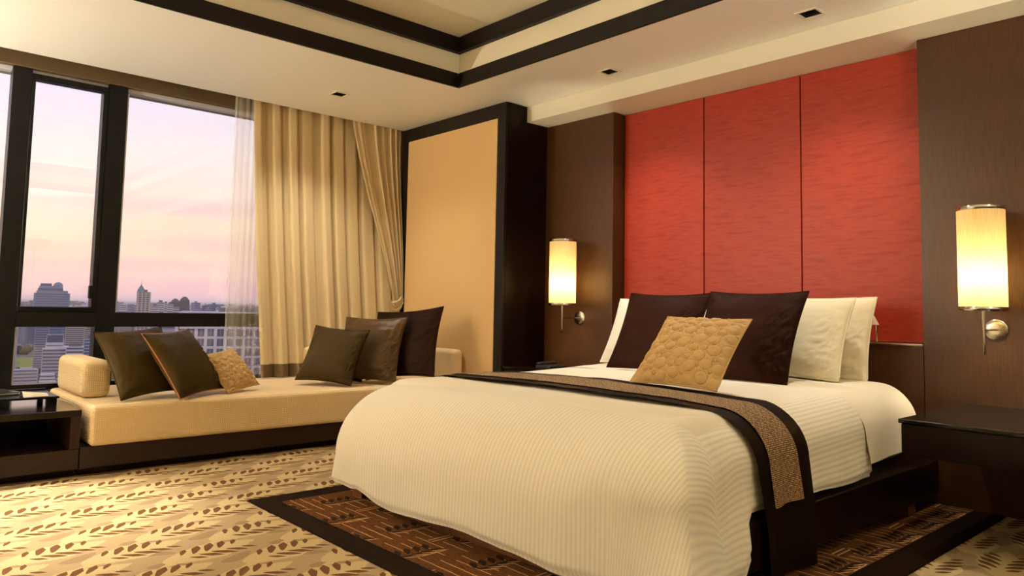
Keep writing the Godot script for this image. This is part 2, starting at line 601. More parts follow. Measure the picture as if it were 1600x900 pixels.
func make_windows():
	var zs := [[-5.0, -4.85], [-3.72, -3.59], [-3.03, -2.91], [-1.572, -1.44], [-0.945, -0.828], [0.53, 0.66], [1.16, 1.28], [2.62, 2.75], [3.25, 3.37]]
	for k in zs.size() - 1:
		var za: float = zs[k][1]
		var zb: float = zs[k + 1][0]
		var w := setting("window_%d" % (k + 1))
		obj("mullion", rbox(Vector3(-6.27, 0.378, zs[k + 1][0]), Vector3(WALL_X, 2.6445, zs[k + 1][1]), 0.004), M.frame, w)
		obj("transom", rbox(Vector3(-6.26, 0.812, za), Vector3(WALL_X - 0.005, 0.921, zb), 0.004), M.frame, w)
		obj("bottom_rail", rbox(Vector3(-6.26, 0.3785, za), Vector3(WALL_X - 0.01, 0.41, zb), 0.003), M.frame, w)
		obj("head_rail", rbox(Vector3(-6.26, 2.615, za), Vector3(WALL_X - 0.03, 2.6445, zb), 0.003), M.bead, w)
		obj("glass_pane", rbox(Vector3(-6.212, 0.405, za), Vector3(-6.206, 0.816, zb), 0.0005), M.glass, w)
		obj("glass_pane", rbox(Vector3(-6.212, 0.918, za), Vector3(-6.206, 2.62, zb), 0.0005), M.glass, w)
		obj("glazing_bead", rbox(Vector3(-6.25, 0.41, zb - 0.012), Vector3(WALL_X - 0.012, 0.812, zb + 0.001), 0.002), M.bead, w)
		if zb - za < 1.0:
			# narrow bays hold an opening sash with a handle
			var s := obj("sash", rbox(Vector3(-6.235, 0.9215, za), Vector3(WALL_X + 0.003, 0.955, zb), 0.004), M.frame, w)
			obj("sash_rail", rbox(Vector3(-6.235, 2.575, za), Vector3(WALL_X + 0.003, 2.6145, zb), 0.004), M.frame, s)
			obj("sash_stile", rbox(Vector3(-6.235, 0.9555, za), Vector3(WALL_X + 0.003, 2.5745, za + 0.035), 0.004), M.frame, s)
			obj("sash_stile", rbox(Vector3(-6.235, 0.9555, zb - 0.022), Vector3(WALL_X + 0.003, 2.5745, zb), 0.004), M.frame, s)
			obj("handle", rbox(Vector3(WALL_X + 0.002, 1.02, za + 0.02), Vector3(WALL_X + 0.03, 1.115, za + 0.062), 0.006), M.frame, w)
		else:
			obj("glazing_bead", rbox(Vector3(-6.25, 0.9215, zb - 0.012), Vector3(WALL_X - 0.012, 2.6, zb + 0.001), 0.002), M.bead, w)

# ------------------------------------------------------------------ recessed spots
func make_downlights():
	var labels := ["square recessed ceiling spot above the daybed near the curtains", "square recessed ceiling spot above the left red panel, between tray and bulkhead", "square recessed ceiling spot above the right red panel, nearest the upper right of the picture", "unseen square ceiling spot near the window, placed to light the carpet at the left", "unseen square ceiling spot, out of view above the right end of the wood wall", "unseen square ceiling spot by the window behind the viewer, lighting the low cabinet"]
	for k in DOWN.size():
		var d: Array = DOWN[k]
		var t := thing("downlight", labels[k], "ceiling light", Vector3(d[0], H, d[1]), 0.0, "recessed ceiling spots")
		var st := st_new()
		for s in [[-0.065, 0.065, -0.065, -0.05], [-0.065, 0.065, 0.05, 0.065], [-0.065, -0.05, -0.05, 0.05], [0.05, 0.065, -0.05, 0.05]]:
			rbox(Vector3(s[0], -0.006, s[2]), Vector3(s[1], -0.0005, s[3]), 0.002, 1, st)
		obj("frame", st.commit(), M.bulkhead, t)
		st = st_new()
		for s in [[-0.05, 0.05, -0.05, -0.046], [-0.05, 0.05, 0.046, 0.05], [-0.05, -0.046, -0.046, 0.046], [0.046, 0.05, -0.046, 0.046]]:
			rbox(Vector3(s[0], 0.0, s[2]), Vector3(s[1], 0.11, s[3]), 0.001, 1, st)
		rbox(Vector3(-0.05, 0.1105, -0.05), Vector3(0.05, 0.118, 0.05), 0.001, 1, st)
		obj("housing", st.commit(), M.black if k > 0 else M.reflector, t)
		obj("reflector", lathe([Vector2(0.012, 0.09), Vector2(0.03, 0.07), Vector2(0.042, 0.04), Vector2(0.044, 0.03)], 20), M.reflector, t)
		obj("lamp", lathe([Vector2(0.0, 0.08), Vector2(0.02, 0.08), Vector2(0.024, 0.066), Vector2(0.0, 0.062)], 16), M.spot_lamp, t)

# ------------------------------------------------------------------ wardrobe
func make_wardrobe():
	var t := thing("wardrobe", "tall dark wardrobe with one beige fabric front beside the curtains", "wardrobe", Vector3(-5.2, 0, -4.2))
	var o := -t.position
	var front := -3.969
	obj("carcass", rbox(Vector3(-5.97, 0, -4.69) + o, Vector3(-4.473, 2.6985, front - 0.024) + o, 0.004), M.espresso, t)
	var fx0 := -5.97
	var fx1 := -4.473
	var px0 := -5.86
	var px1 := -4.572
	obj("frame_stile", rbox(Vector3(fx0, 0, front - 0.0235) + o, Vector3(px0, 2.6985, front) + o, 0.003), M.trim, t)
	obj("frame_stile", rbox(Vector3(px1, 0, front - 0.0235) + o, Vector3(fx1, 2.6985, front) + o, 0.003), M.trim, t)
	obj("frame_rail", rbox(Vector3(px0, 2.575, front - 0.0235) + o, Vector3(px1, 2.6985, front) + o, 0.003), M.trim, t)
	obj("frame_rail", rbox(Vector3(px0, 0, front - 0.0235) + o, Vector3(px1, 0.1, front) + o, 0.003), M.trim, t)
	obj("fabric_front", rbox(Vector3(px0 + 0.001, 0.101, front - 0.0235) + o, Vector3(px1 - 0.001, 2.574, front + 0.004) + o, 0.004, 2), M.beige, t)

# ------------------------------------------------------------------ sconces
func make_sconce(x: float, label: String):
	var t := thing("wall_sconce", label, "wall lamp", Vector3(x, 0.94, WOOD_Z + 0.001), 0.0, "wall lamps beside the bed")
	var az := 0.205   # distance of the shade's axis from the wall
	var st := st_new()
	lathe([Vector2(0.0, 0.012), Vector2(0.02, 0.0125), Vector2(0.05, 0.011), Vector2(0.056, 0.006), Vector2(0.057, 0.0)], 32, st)
	var plate := obj("back_plate", done(st), M.steel, t)
	plate.rotation.x = PI / 2
	obj("arm", tube([Vector3(0, 0, 0.012), Vector3(0, 0, az)], 0.005), M.steel, t)
	obj("stem", lathe([Vector2(0.001, -0.122), Vector2(0.005, -0.12), Vector2(0.006, -0.06), Vector2(0.010, 0.12), Vector2(0.010, 0.14)], 12), M.steel, t, Vector3(0, 0, az))
	var sh := obj("shade", lathe([Vector2(0.106, 0.115), Vector2(0.106, 0.25), Vector2(0.106, 0.45), Vector2(0.106, 0.598)], 40), M.shade, t, Vector3(0, 0, az))
	for y in [0.096, 0.598]:
		obj("rim", lathe([Vector2(0.1075, y), Vector2(0.1075, y + 0.02), Vector2(0.104, y + 0.02), Vector2(0.104, y), Vector2(0.1075, y)], 40), M.chrome, sh)
	st = st_new()
	for k in 3:
		var a := TAU * k / 3 + 0.3
		tube([Vector3(0.008 * cos(a), 0.125, 0.008 * sin(a)), Vector3(0.103 * cos(a), 0.118, 0.103 * sin(a))], 0.003, 6, st)
	obj("shade_holder", done(st), M.steel, t, Vector3(0, 0, az))
	obj("bulb", lathe([Vector2(0.0, 0.30), Vector2(0.018, 0.292), Vector2(0.027, 0.268), Vector2(0.024, 0.235), Vector2(0.013, 0.2), Vector2(0.013, 0.14)], 16), M.bulb, t, Vector3(0, 0, az))
	omni(Vector3(0, 0.27, az), 0.36, LAMP, 0.03, t)

# ------------------------------------------------------------------ cushions and pillows
func frame_basis(yaw: float, lean: float, roll: float) -> Basis:
	var a := deg_to_rad(yaw)
	var l := deg_to_rad(lean)
	var r := deg_to_rad(roll)
	var n0 := Vector3(sin(a), 0, cos(a))
	var u0 := Vector3(cos(a), 0, -sin(a))
	var v1 := Vector3.UP * cos(l) - n0 * sin(l)
	var n1 := n0 * cos(l) + Vector3.UP * sin(l)
	return Basis(u0 * cos(r) + v1 * sin(r), v1 * cos(r) - u0 * sin(r), n1)

func pillow_point(u: float, v: float, side: float, w: float, h: float, t: float, bow: float, crease: float, sd: float, quilt: Array) -> Vector3:
	var x := w / 2 * u * (1.0 - bow * (1.0 - v * v) * u * u)
	var y := h / 2 * v * (1.0 - bow * (1.0 - u * u) * v * v)
	var body := pow((1.0 - pow(absf(u), 2.6)) * (1.0 - pow(absf(v), 2.6)), 0.62)
	var z := t / 2 * body
	# puckers that run in from the seams, deepest near the edges
	var edge := 1.0 - body
	var wr := noise.get_noise_3d(u * 70.0 + sd * 37.0, v * 260.0, sd * 11.0) * 0.6 + noise.get_noise_3d(u * 260.0, v * 90.0 + sd * 21.0, sd * 7.0) * 0.4
	z += crease * wr * (0.25 + edge) * minf(1.0, body * 3.0)
	# gathers along one side, where the zip pulls the cloth
	var gather := 0.0 if quilt else smoothstep(0.25, 0.8, u) * smoothstep(0.7, 0.0, v) * minf(1.0, body * 2.5)
	z += crease * 0.75 * gather * (sin(v * 26.0 + 2.5 * noise.get_noise_2d(u * 200.0, v * 90.0 + sd * 50.0) * 4.0 + u * 3.0))
	if quilt:
		var best := 1e9
		var second := 1e9
		for q in quilt:
			var d: float = Vector2(u - q.x, v - q.y).length() - q.z
			if d < best:
				second = best
				best = d
			elif d < second: second = d
		var fill := minf(1.0, body * 4.0)
		z += fill * (0.011 * sqrt(clampf(-best / 0.07, 0.0, 1.0)) + 0.006 * sqrt(clampf(best / 0.05, 0.0, 1.0)) - 0.006)
	return Vector3(x, y, z * side)

func pillow_mesh(w: float, h: float, t: float, bow: float, crease: float, sd: float, n := 44, quilt := []) -> Mesh:
	var st := st_new()
	for side in [1.0, -1.0]:
		var m := n if side > 0 else 40
		sheet(m, m, func(a, b):
			var u: float = (a * 2 - 1) * side
			var v: float = b * 2 - 1
			# tighter cells near the seams
			u = sin(u * PI / 2) * 0.6 + u * 0.4
			v = sin(v * PI / 2) * 0.6 + v * 0.4
			return [pillow_point(u, v, side, w, h, t, bow, crease, sd, quilt if side > 0 else []), Vector2(a, b)], st)
	return done(st)

func rim_points(w: float, h: float, bow: float) -> Array:
	var p := []
	for e in 4:
		for k in 16:
			var s := k / 8.0 - 1.0
			var u: float = [s, 1.0, -s, -1.0][e]
			var v: float = [-1.0, s, 1.0, -s][e]
			p.append(pillow_point(u, v, 0.0, w, h, 0.0, bow, 0.0, 0.0, []))
	p.append(p[0])
	return p

func cushion(called: String, label: String, at: Vector3, ang: Vector3, w: float, h: float, t: float, m: Material, piping: Material, bow := 0.07, crease := 0.014, sd := 1.0, group := "", quilt := [], n := 44) -> Node3D:
	var o := thing(called, label, "pillow" if called.ends_with("pillow") else "cushion", at, 0.0, group)
	o.basis = frame_basis(ang.x, ang.y, ang.z)
	obj("cover", pillow_mesh(w, h, t, bow, crease, sd, n, quilt), m, o)
	if quilt:
		# stitches round every pebble, toned dark to carry the groove shade
		var st := st_new()
		for q in quilt:
			if absf(q.x) + q.z > 0.96 or absf(q.y) + q.z > 0.96: continue
			var ring := []
			for k in 17:
				var an := TAU * k / 16
				ring.append(pillow_point(q.x + q.z * cos(an), q.y + q.z * sin(an), 1.0, w, h, t, bow, crease, sd, quilt) + Vector3(0, 0, 0.001))
			tube(ring, 0.0016, 5, st, true)
		obj("shade_stitching", done(st), M.shade_thread, o)
	if piping: obj("piping", tube(rim_points(w, h, bow), 0.0045, 6, null, true), piping, o)
	return o

func quilt_circles(sd: int) -> Array:
	rng.seed = sd
	var out := []
	var tries := 0
	while tries < 5000 and out.size() < 110:
		tries += 1
		var r := 0.15 - 0.10 * tries / 5000.0 - rng.randf() * 0.025
		var c := Vector2(rng.randf_range(-1, 1), rng.randf_range(-1, 1)) * 0.97
		var ok := true
		for q in out:
			if Vector2(q.x, q.y).distance_to(c) < q.z + r + 0.004: ok = false
		if ok: out.append(Vector3(c.x, c.y, r))
	return out

# ------------------------------------------------------------------ bed
const BED_X := -2.505
const BED_HW := 1.03
const BED_FOOT := -1.985
const SIDE_R := 0.2
const FOOT_R := 0.34

func bed_top(x: float, z: float) -> float:
	var u := clampf((x - BED_X) / (BED_HW - SIDE_R), -1, 1)
	var f := clampf((-2.3 - z) / 1.9, 0, 1)
	return lerpf(0.598, 0.642, smoothstep(0.0, 1.0, f)) + 0.018 * (1 - u * u) + 0.003 * noise.get_noise_2d(x * 60, z * 60)

# outline profile past the mattress edge: s 0..1 -> (share of radius, y)
func drop(s: float, r: float, top: float, low: float, bulge: float, rv: float) -> Vector2:
	var arc := 0.55
	if s < arc:
		var a := s / arc * PI / 2
		return Vector2(r * sin(a), top - rv * (1 - cos(a)))
	var k := (s - arc) / (1 - arc)
	return Vector2(r + bulge * k * k * (2.0 - k), lerpf(top - rv, low, k))

func duvet_mesh() -> Mesh:
	var st := st_new()
	var head := -3.62
	var cx := BED_HW - SIDE_R
	var foot := BED_FOOT - FOOT_R
	# flat top
	sheet(60, 50, func(a, b):
		var x := lerpf(BED_X - cx, BED_X + cx, a)
		var z := lerpf(foot, head, b)
		return [Vector3(x, bed_top(x, z), z), Vector2(x, z)], st)
	# skirt: left side, corner, foot, corner, right side
	var per := []
	for k in 29: per.append([Vector2(BED_X - cx, lerpf(head, foot, k / 28.0)), PI])
	for k in range(1, 20): per.append([Vector2(BED_X - cx, foot), PI - PI / 2 * k / 20.0])
	for k in 61: per.append([Vector2(lerpf(BED_X - cx, BED_X + cx, k / 60.0), foot), PI / 2])
	for k in range(1, 20): per.append([Vector2(BED_X + cx, foot), PI / 2 - PI / 2 * k / 20.0])
	for k in 29: per.append([Vector2(BED_X + cx, lerpf(foot, head, k / 28.0)), 0.0])
	var m := per.size() - 1
	sheet(m, 34, func(a, b):
		var e: Array = per[int(round(a * m))]
		var c: Vector2 = e[0]
		var n := Vector2(cos(e[1]), sin(e[1]))
		n /= pow(maxf(absf(n.x), absf(n.y)), 0.65 if n.x > 0 else 0.25)
		var s: float = 1.0 - b
		var footness := clampf(n.y, 0.0, 1.0)
		var cornerness := sin(clampf(e[1], 0, PI) * 2.0)
		cornerness *= cornerness
		# the sides rest on the platform, the foot falls almost to the carpet
		var zz := c.y
		var low := lerpf(0.258, 0.06, smoothstep(-2.56, -2.4, zz))
		low += (0.012 * sin(c.x * 5.0 + 1.0) + 0.03 * smoothstep(-3.0, -3.4, c.x)) * footness
		var r := lerpf(SIDE_R, FOOT_R, footness)
		var bulge := 0.012 + (0.045 if n.x > 0 else 0.0) * cornerness - 0.01 * footness + 0.055 * smoothstep(0.25, 0.1, low) * clampf(n.x, 0.0, 1.0)
		var top := bed_top(c.x, c.y)
		var rv := lerpf(SIDE_R * 0.92, lerpf(0.38, 0.24, smoothstep(-2.0, -1.7, c.x)), smoothstep(-2.5, -2.28, c.y))
		if n.x < 0.0:
			r += 0.05 * smoothstep(0.0, -0.6, n.x) * smoothstep(-2.9, -2.3, c.y)
			bulge *= clampf(1.0 + 1.4 * n.x, 0.0, 1.0)
		var p := drop(s, r, top, low, bulge, rv)
		# soft folds towards the hem
		var hang := smoothstep(0.5, 1.0, s)
		var wave := noise.get_noise_2d(c.x * 130.0 + n.x * 40.0, c.y * 130.0 + n.y * 40.0 + 300.0)
		p.x += hang * (0.02 * wave + 0.02 * cornerness * sin(e[1] * 9.0))
		p.y += hang * 0.012 * noise.get_noise_2d(c.x * 90.0 + 900.0 + n.x * 60.0, c.y * 90.0)
		if s > 0.97: p.x -= 0.012
		var arc := r * minf(s / 0.55, 1.0) * PI / 2 + maxf(0.0, (s - 0.55) / 0.45) * (top - r - low)
		return [Vector3(c.x + n.x * p.x, p.y, c.y + n.y * p.x), Vector2(c.x + n.x * arc, c.y + n.y * arc)], st)
	return done(st)

# cross-section of the made bed at z, a = distance from the middle measured along the cloth
func bed_section(a: float, z: float, lift_by: float, low: float) -> Vector2:
	var sg := signf(a)
	var cx := BED_HW - SIDE_R
	var d := absf(a)
	if d <= cx: return Vector2(BED_X + a, bed_top(BED_X + a, z) + lift_by)
	var top := bed_top(BED_X + sg * cx, z)
	d -= cx
	var quarter := SIDE_R * PI / 2
	if d < quarter:
		var an := d / SIDE_R
		return Vector2(BED_X + sg * (cx + (SIDE_R + lift_by) * sin(an)), top - SIDE_R * 0.92 * (1 - cos(an)) + lift_by * cos(an))
	d -= quarter
	var y := maxf(top - SIDE_R * 0.92 - d, low)
	return Vector2(BED_X + sg * (BED_HW + lift_by + 0.02 * minf(1.0, d * 5.0)), y)

func strip_mesh(za: float, zb: float, reach_l: float, reach_r: float, lift_by: float, nz: int, uvs: float, wob := 0.004, spread := 0.0) -> Mesh:
	return sheet(90, nz, func(u, v):
		var a := lerpf(-reach_l, reach_r, u)
		var z := lerpf(za, zb, v)
		var over := clampf((absf(a) - BED_HW) / 0.5, 0, 1)
		z += spread * over * (v - 0.5)
		var p := bed_section(a, z, lift_by, 0.02)
		p.x += signf(a) * over * (wob * 4.0 * sin(v * 7.0 + 1.0) + 0.01)
		var y := p.y + wob * noise.get_noise_2d(a * 160, z * 160) * (1 - over)
		return [Vector3(p.x, y, z), Vector2(a, z) * uvs])

func make_bed():
	var t := thing("bed", "wide bed with cream striped duvet and dark platform on the brown rug", "bed", Vector3(BED_X, 0, -3.2))
	var o := -t.position
	# dark platform on short legs
	obj("platform", rbox(Vector3(-3.55, 0.06, -4.44) + o, Vector3(-1.45, 0.238, -2.5) + o, 0.006), M.espresso, t)
	obj("platform", rbox(Vector3(-3.46, 0.06, -2.4995) + o, Vector3(-1.55, 0.238, -2.13) + o, 0.006), M.espresso, t)
	for x in [-3.46, -1.5]:
		for z in [-2.13, -4.07]:
			obj("leg", rbox(Vector3(x - 0.045, 0.006, z - 0.045) + o, Vector3(x + 0.045, 0.0595, z + 0.045) + o, 0.004), M.rail, t)
	obj("foot_rail", rbox(Vector3(-3.31, 0.006, -2.13) + o, Vector3(-1.56, 0.0595, -2.074) + o, 0.004), M.rail, t)
	obj("foot_rail", rbox(Vector3(-3.52, 0.0605, -2.1295) + o, Vector3(-1.6, 0.10, -2.06) + o, 0.004), M.rail, t)
	obj("mattress", rbox(Vector3(-3.5, 0.2385, -4.4) + o, Vector3(-1.54, 0.615, -2.2) + o, 0.12, 6), M.sheet, t)
	var dm := duvet_mesh()
	obj("duvet", dm, M.duvet, t, o)
	# turned-down sheet at the head end
	obj("top_sheet", strip_mesh(-3.56, -4.2, 1.27, 1.27, 0.002, 20, 1.0, 0.004, 0.04), M.sheet, t, o)
	# bed runner: dark satin with a woven band
	var rn := thing("bed_runner", "dark brown satin runner with a woven straw-coloured band across the bed", "bed runner", Vector3(BED_X, 0, -2.78))
	var ro := -rn.position
	obj("satin", strip_mesh(-2.56, -2.97, 1.35, 1.58, 0.022, 16, 1.0, 0.004, 0.06), M.runner, rn, ro)
	obj("woven_band", strip_mesh(-2.645, -2.865, 1.25, 1.285, 0.027, 12, 1.0, 0.004), M.weave, rn, ro)

func make_bed_pillows():
	var white := "white bed pillows"
	cushion("bed_pillow", "white pillow behind the left dark brown cushion, nearest the left sconce", Vector3(-3.09, 0.868, -4.12), Vector3(4, 28, 0), 0.72, 0.5, 0.16, M.white, M.white, 0.05, 0.006, 1.0, white)
	cushion("bed_pillow", "cream pillow in front of the two at the right end of the bed", Vector3(-2.1, 0.876, -4.02), Vector3(3, 30, 0), 0.7, 0.51, 0.17, M.cream, M.cream, 0.05, 0.006, 2.0, white)
	cushion("bed_pillow", "cream pillow furthest right and rearmost, under the reading light", Vector3(-2.06, 0.87, -4.24), Vector3(3, 20, 0), 0.7, 0.5, 0.15, M.cream, M.cream, 0.05, 0.007, 3.0, white)
	cushion("bed_cushion", "dark brown satin cushion at the left, behind the quilted gold one", Vector3(-2.86, 0.876, -3.86), Vector3(8, 32, 0), 0.58, 0.58, 0.15, M.satin, M.satin, 0.07, 0.012, 4.0, "dark brown satin cushions on the bed")
	cushion("bed_cushion", "dark brown satin cushion right of the quilted gold one", Vector3(-2.17, 0.88, -3.72), Vector3(5, 32, 0), 0.58, 0.58, 0.15, M.satin, M.satin, 0.07, 0.012, 5.0, "dark brown satin cushions on the bed")
	cushion("bed_cushion", "gold cushion quilted with pebble-like circles in front of the dark ones", Vector3(-2.1, 0.814, -3.09), Vector3(3.5, 46, -0.5), 0.47, 0.46, 0.13, M.gold, M.gold, 0.05, 0.005, 6.0, "", quilt_circles(3), 170)

# ------------------------------------------------------------------ daybed and low cabinet
func make_daybed():
	var t := thing("daybed", "long low daybed with beige woven seat and blocky arms under the window", "daybed", Vector3(-5.4, 0, -2.5))
	var o := -t.position
	obj("base", rbox(Vector3(-6.0, 0.045, -3.965) + o, Vector3(-4.83, 0.168, -1.095) + o, 0.004), M.base, t)
	obj("toe_board", rbox(Vector3(-5.98, 0, -3.96) + o, Vector3(-4.893, 0.0445, -1.1) + o, 0.002), M.espresso, t)
	obj("seat_cushion", rbox(Vector3(-5.95, 0.1685, -3.96) + o, Vector3(-4.80, 0.402, -1.135) + o, 0.03, 4), M.basket, t)
	obj("arm", rbox(Vector3(-5.85, 0.4025, -1.325) + o, Vector3(-5.17, 0.635, -1.155) + o, 0.045, 4), M.basket, t)
	obj("arm", rbox(Vector3(-5.85, 0.4025, -3.955) + o, Vector3(-4.93, 0.655, -3.835) + o, 0.04, 4), M.basket, t)
	obj("back_bolster", rbox(Vector3(-5.86, 0.4025, -3.83) + o, Vector3(-5.72, 0.655, -2.95) + o, 0.04, 4), M.basket, t)

func make_low_cabinet():
	var t := thing("low_cabinet", "low dark wooden cabinet with an open niche left of the daybed", "cabinet", Vector3(-5.4, 0, 0.6))
	var o := -t.position
	var za := -1.09
	var zb := 2.4
	obj("top", rbox(Vector3(-6.0, 0.345, za) + o, Vector3(-4.815, 0.382, zb) + o, 0.004), M.lacquer, t)
	obj("side_panel", rbox(Vector3(-5.98, 0.16, za) + o, Vector3(-4.83, 0.3445, za + 0.05) + o, 0.003), M.base, t)
	obj("side_panel", rbox(Vector3(-5.98, 0.16, 1.2) + o, Vector3(-4.83, 0.3445, 1.25) + o, 0.003), M.base, t)
	obj("side_panel", rbox(Vector3(-5.98, 0.16, zb - 0.05) + o, Vector3(-4.83, 0.3445, zb) + o, 0.003), M.base, t)
	obj("back_panel", rbox(Vector3(-5.5, 0.16, za + 0.051) + o, Vector3(-5.45, 0.3445, zb - 0.051) + o, 0.002), M.espresso, t)
	obj("base", rbox(Vector3(-5.98, 0.045, za) + o, Vector3(-4.83, 0.1595, zb) + o, 0.004), M.base, t)
	obj("toe_board", rbox(Vector3(-5.98, 0, za) + o, Vector3(-4.893, 0.0445, zb) + o, 0.002), M.espresso, t)
	# writing tray on the cabinet
	var y := 0.3825
	var tr := thing("serving_tray", "black tray on short feet at the left edge of the low cabinet", "tray", Vector3(-5.25, y, -0.72))
	obj("tray_board", rbox(Vector3(-0.2, 0.045, -0.3), Vector3(0.2, 0.058, 0.32), 0.003), M.frame, tr)
	for s in [-1, 1]:
		obj("foot", rbox(Vector3(-0.19, 0, -0.285), Vector3(-0.16, 0.0445, -0.255), 0.002) if s < 0 else rbox(Vector3(0.16, 0, -0.29), Vector3(0.19, 0.0445, -0.235), 0.002), M.frame, tr)
		obj("foot", rbox(Vector3(0.16 * s, 0, 0.25), Vector3(0.19 * s, 0.0445, 0.29), 0.002), M.frame, tr)
	obj("rim", rbox(Vector3(-0.2, 0.0585, -0.3), Vector3(-0.185, 0.07, 0.32), 0.002), M.frame, tr)
	var fo := thing("folder", "black folder lying askew on the tray", "folder", Vector3(-5.3, y + 0.0585, -0.66), 0.25)
	obj("cover", rbox(Vector3(-0.11, 0.0, -0.17), Vector3(0.11, 0.004, 0.17), 0.001), M.phone, fo)
	obj("pages", rbox(Vector3(-0.105, 0.0045, -0.165), Vector3(0.105, 0.014, 0.165), 0.001), M.paper, fo)
	obj("cover", rbox(Vector3(-0.11, 0.0145, -0.17), Vector3(0.11, 0.0185, 0.17), 0.001), M.phone, fo)
	tag(obj("folded_note", sheet(8, 6, func(u, v): return [Vector3(-5.2 + 0.12 * u + 0.02 * v, y + 0.0595 + 0.03 * sin(u * PI) * (0.4 + 0.6 * v), -0.97 + 0.13 * v), Vector2(u, v)]), M.paper), "crumpled white note on the right end of the black tray", "note")

func make_daybed_cushions():
	var g := "silky cushions on the daybed"
	cushion("daybed_cushion", "olive brown satin cushion leaning on the daybed's left arm", Vector3(-5.08, 0.625, -1.47), Vector3(108, 34, 4), 0.47, 0.48, 0.16, M.olive, M.olive, 0.08, 0.016, 7.0, g)
	cushion("daybed_cushion", "olive satin cushion with copper fringe seam, second from the left arm", Vector3(-4.99, 0.619, -1.70), Vector3(126, 35, 3), 0.48, 0.48, 0.16, M.olive, M.copper, 0.07, 0.010, 8.0, g)
	cushion("daybed_cushion", "small gold quilted cushion at the right of the left-hand trio", Vector3(-5.11, 0.545, -2.05), Vector3(114, 42, 8), 0.32, 0.33, 0.12, M.gold, M.gold, 0.05, 0.006, 9.0, "", quilt_circles(8), 110)
	cushion("daybed_cushion", "dark bronze satin cushion in front of the right-hand group", Vector3(-5.13, 0.629, -2.84), Vector3(36, 31, -4), 0.46, 0.47, 0.15, M.olive, M.mocha, 0.08, 0.014, 10.0, g)
	cushion("daybed_cushion", "shiny bronze satin cushion in the middle of the right-hand group", Vector3(-5.12, 0.669, -3.16), Vector3(33, 24, 1), 0.53, 0.54, 0.15, M.bronze, M.bronze, 0.08, 0.018, 11.0, g)
	cushion("daybed_cushion", "large dark chocolate cushion leaning by the daybed's right arm", Vector3(-5.02, 0.713, -3.42), Vector3(26, 25, 6), 0.6, 0.6, 0.14, M.mocha, M.mocha, 0.08, 0.012, 12.0, g)
	cushion("daybed_cushion", "small black cushion wedged behind the front right-hand one", Vector3(-5.26, 0.568, -3.03), Vector3(36, 28, 0), 0.34, 0.34, 0.08, M.mocha, M.mocha, 0.06, 0.01, 13.0, g)

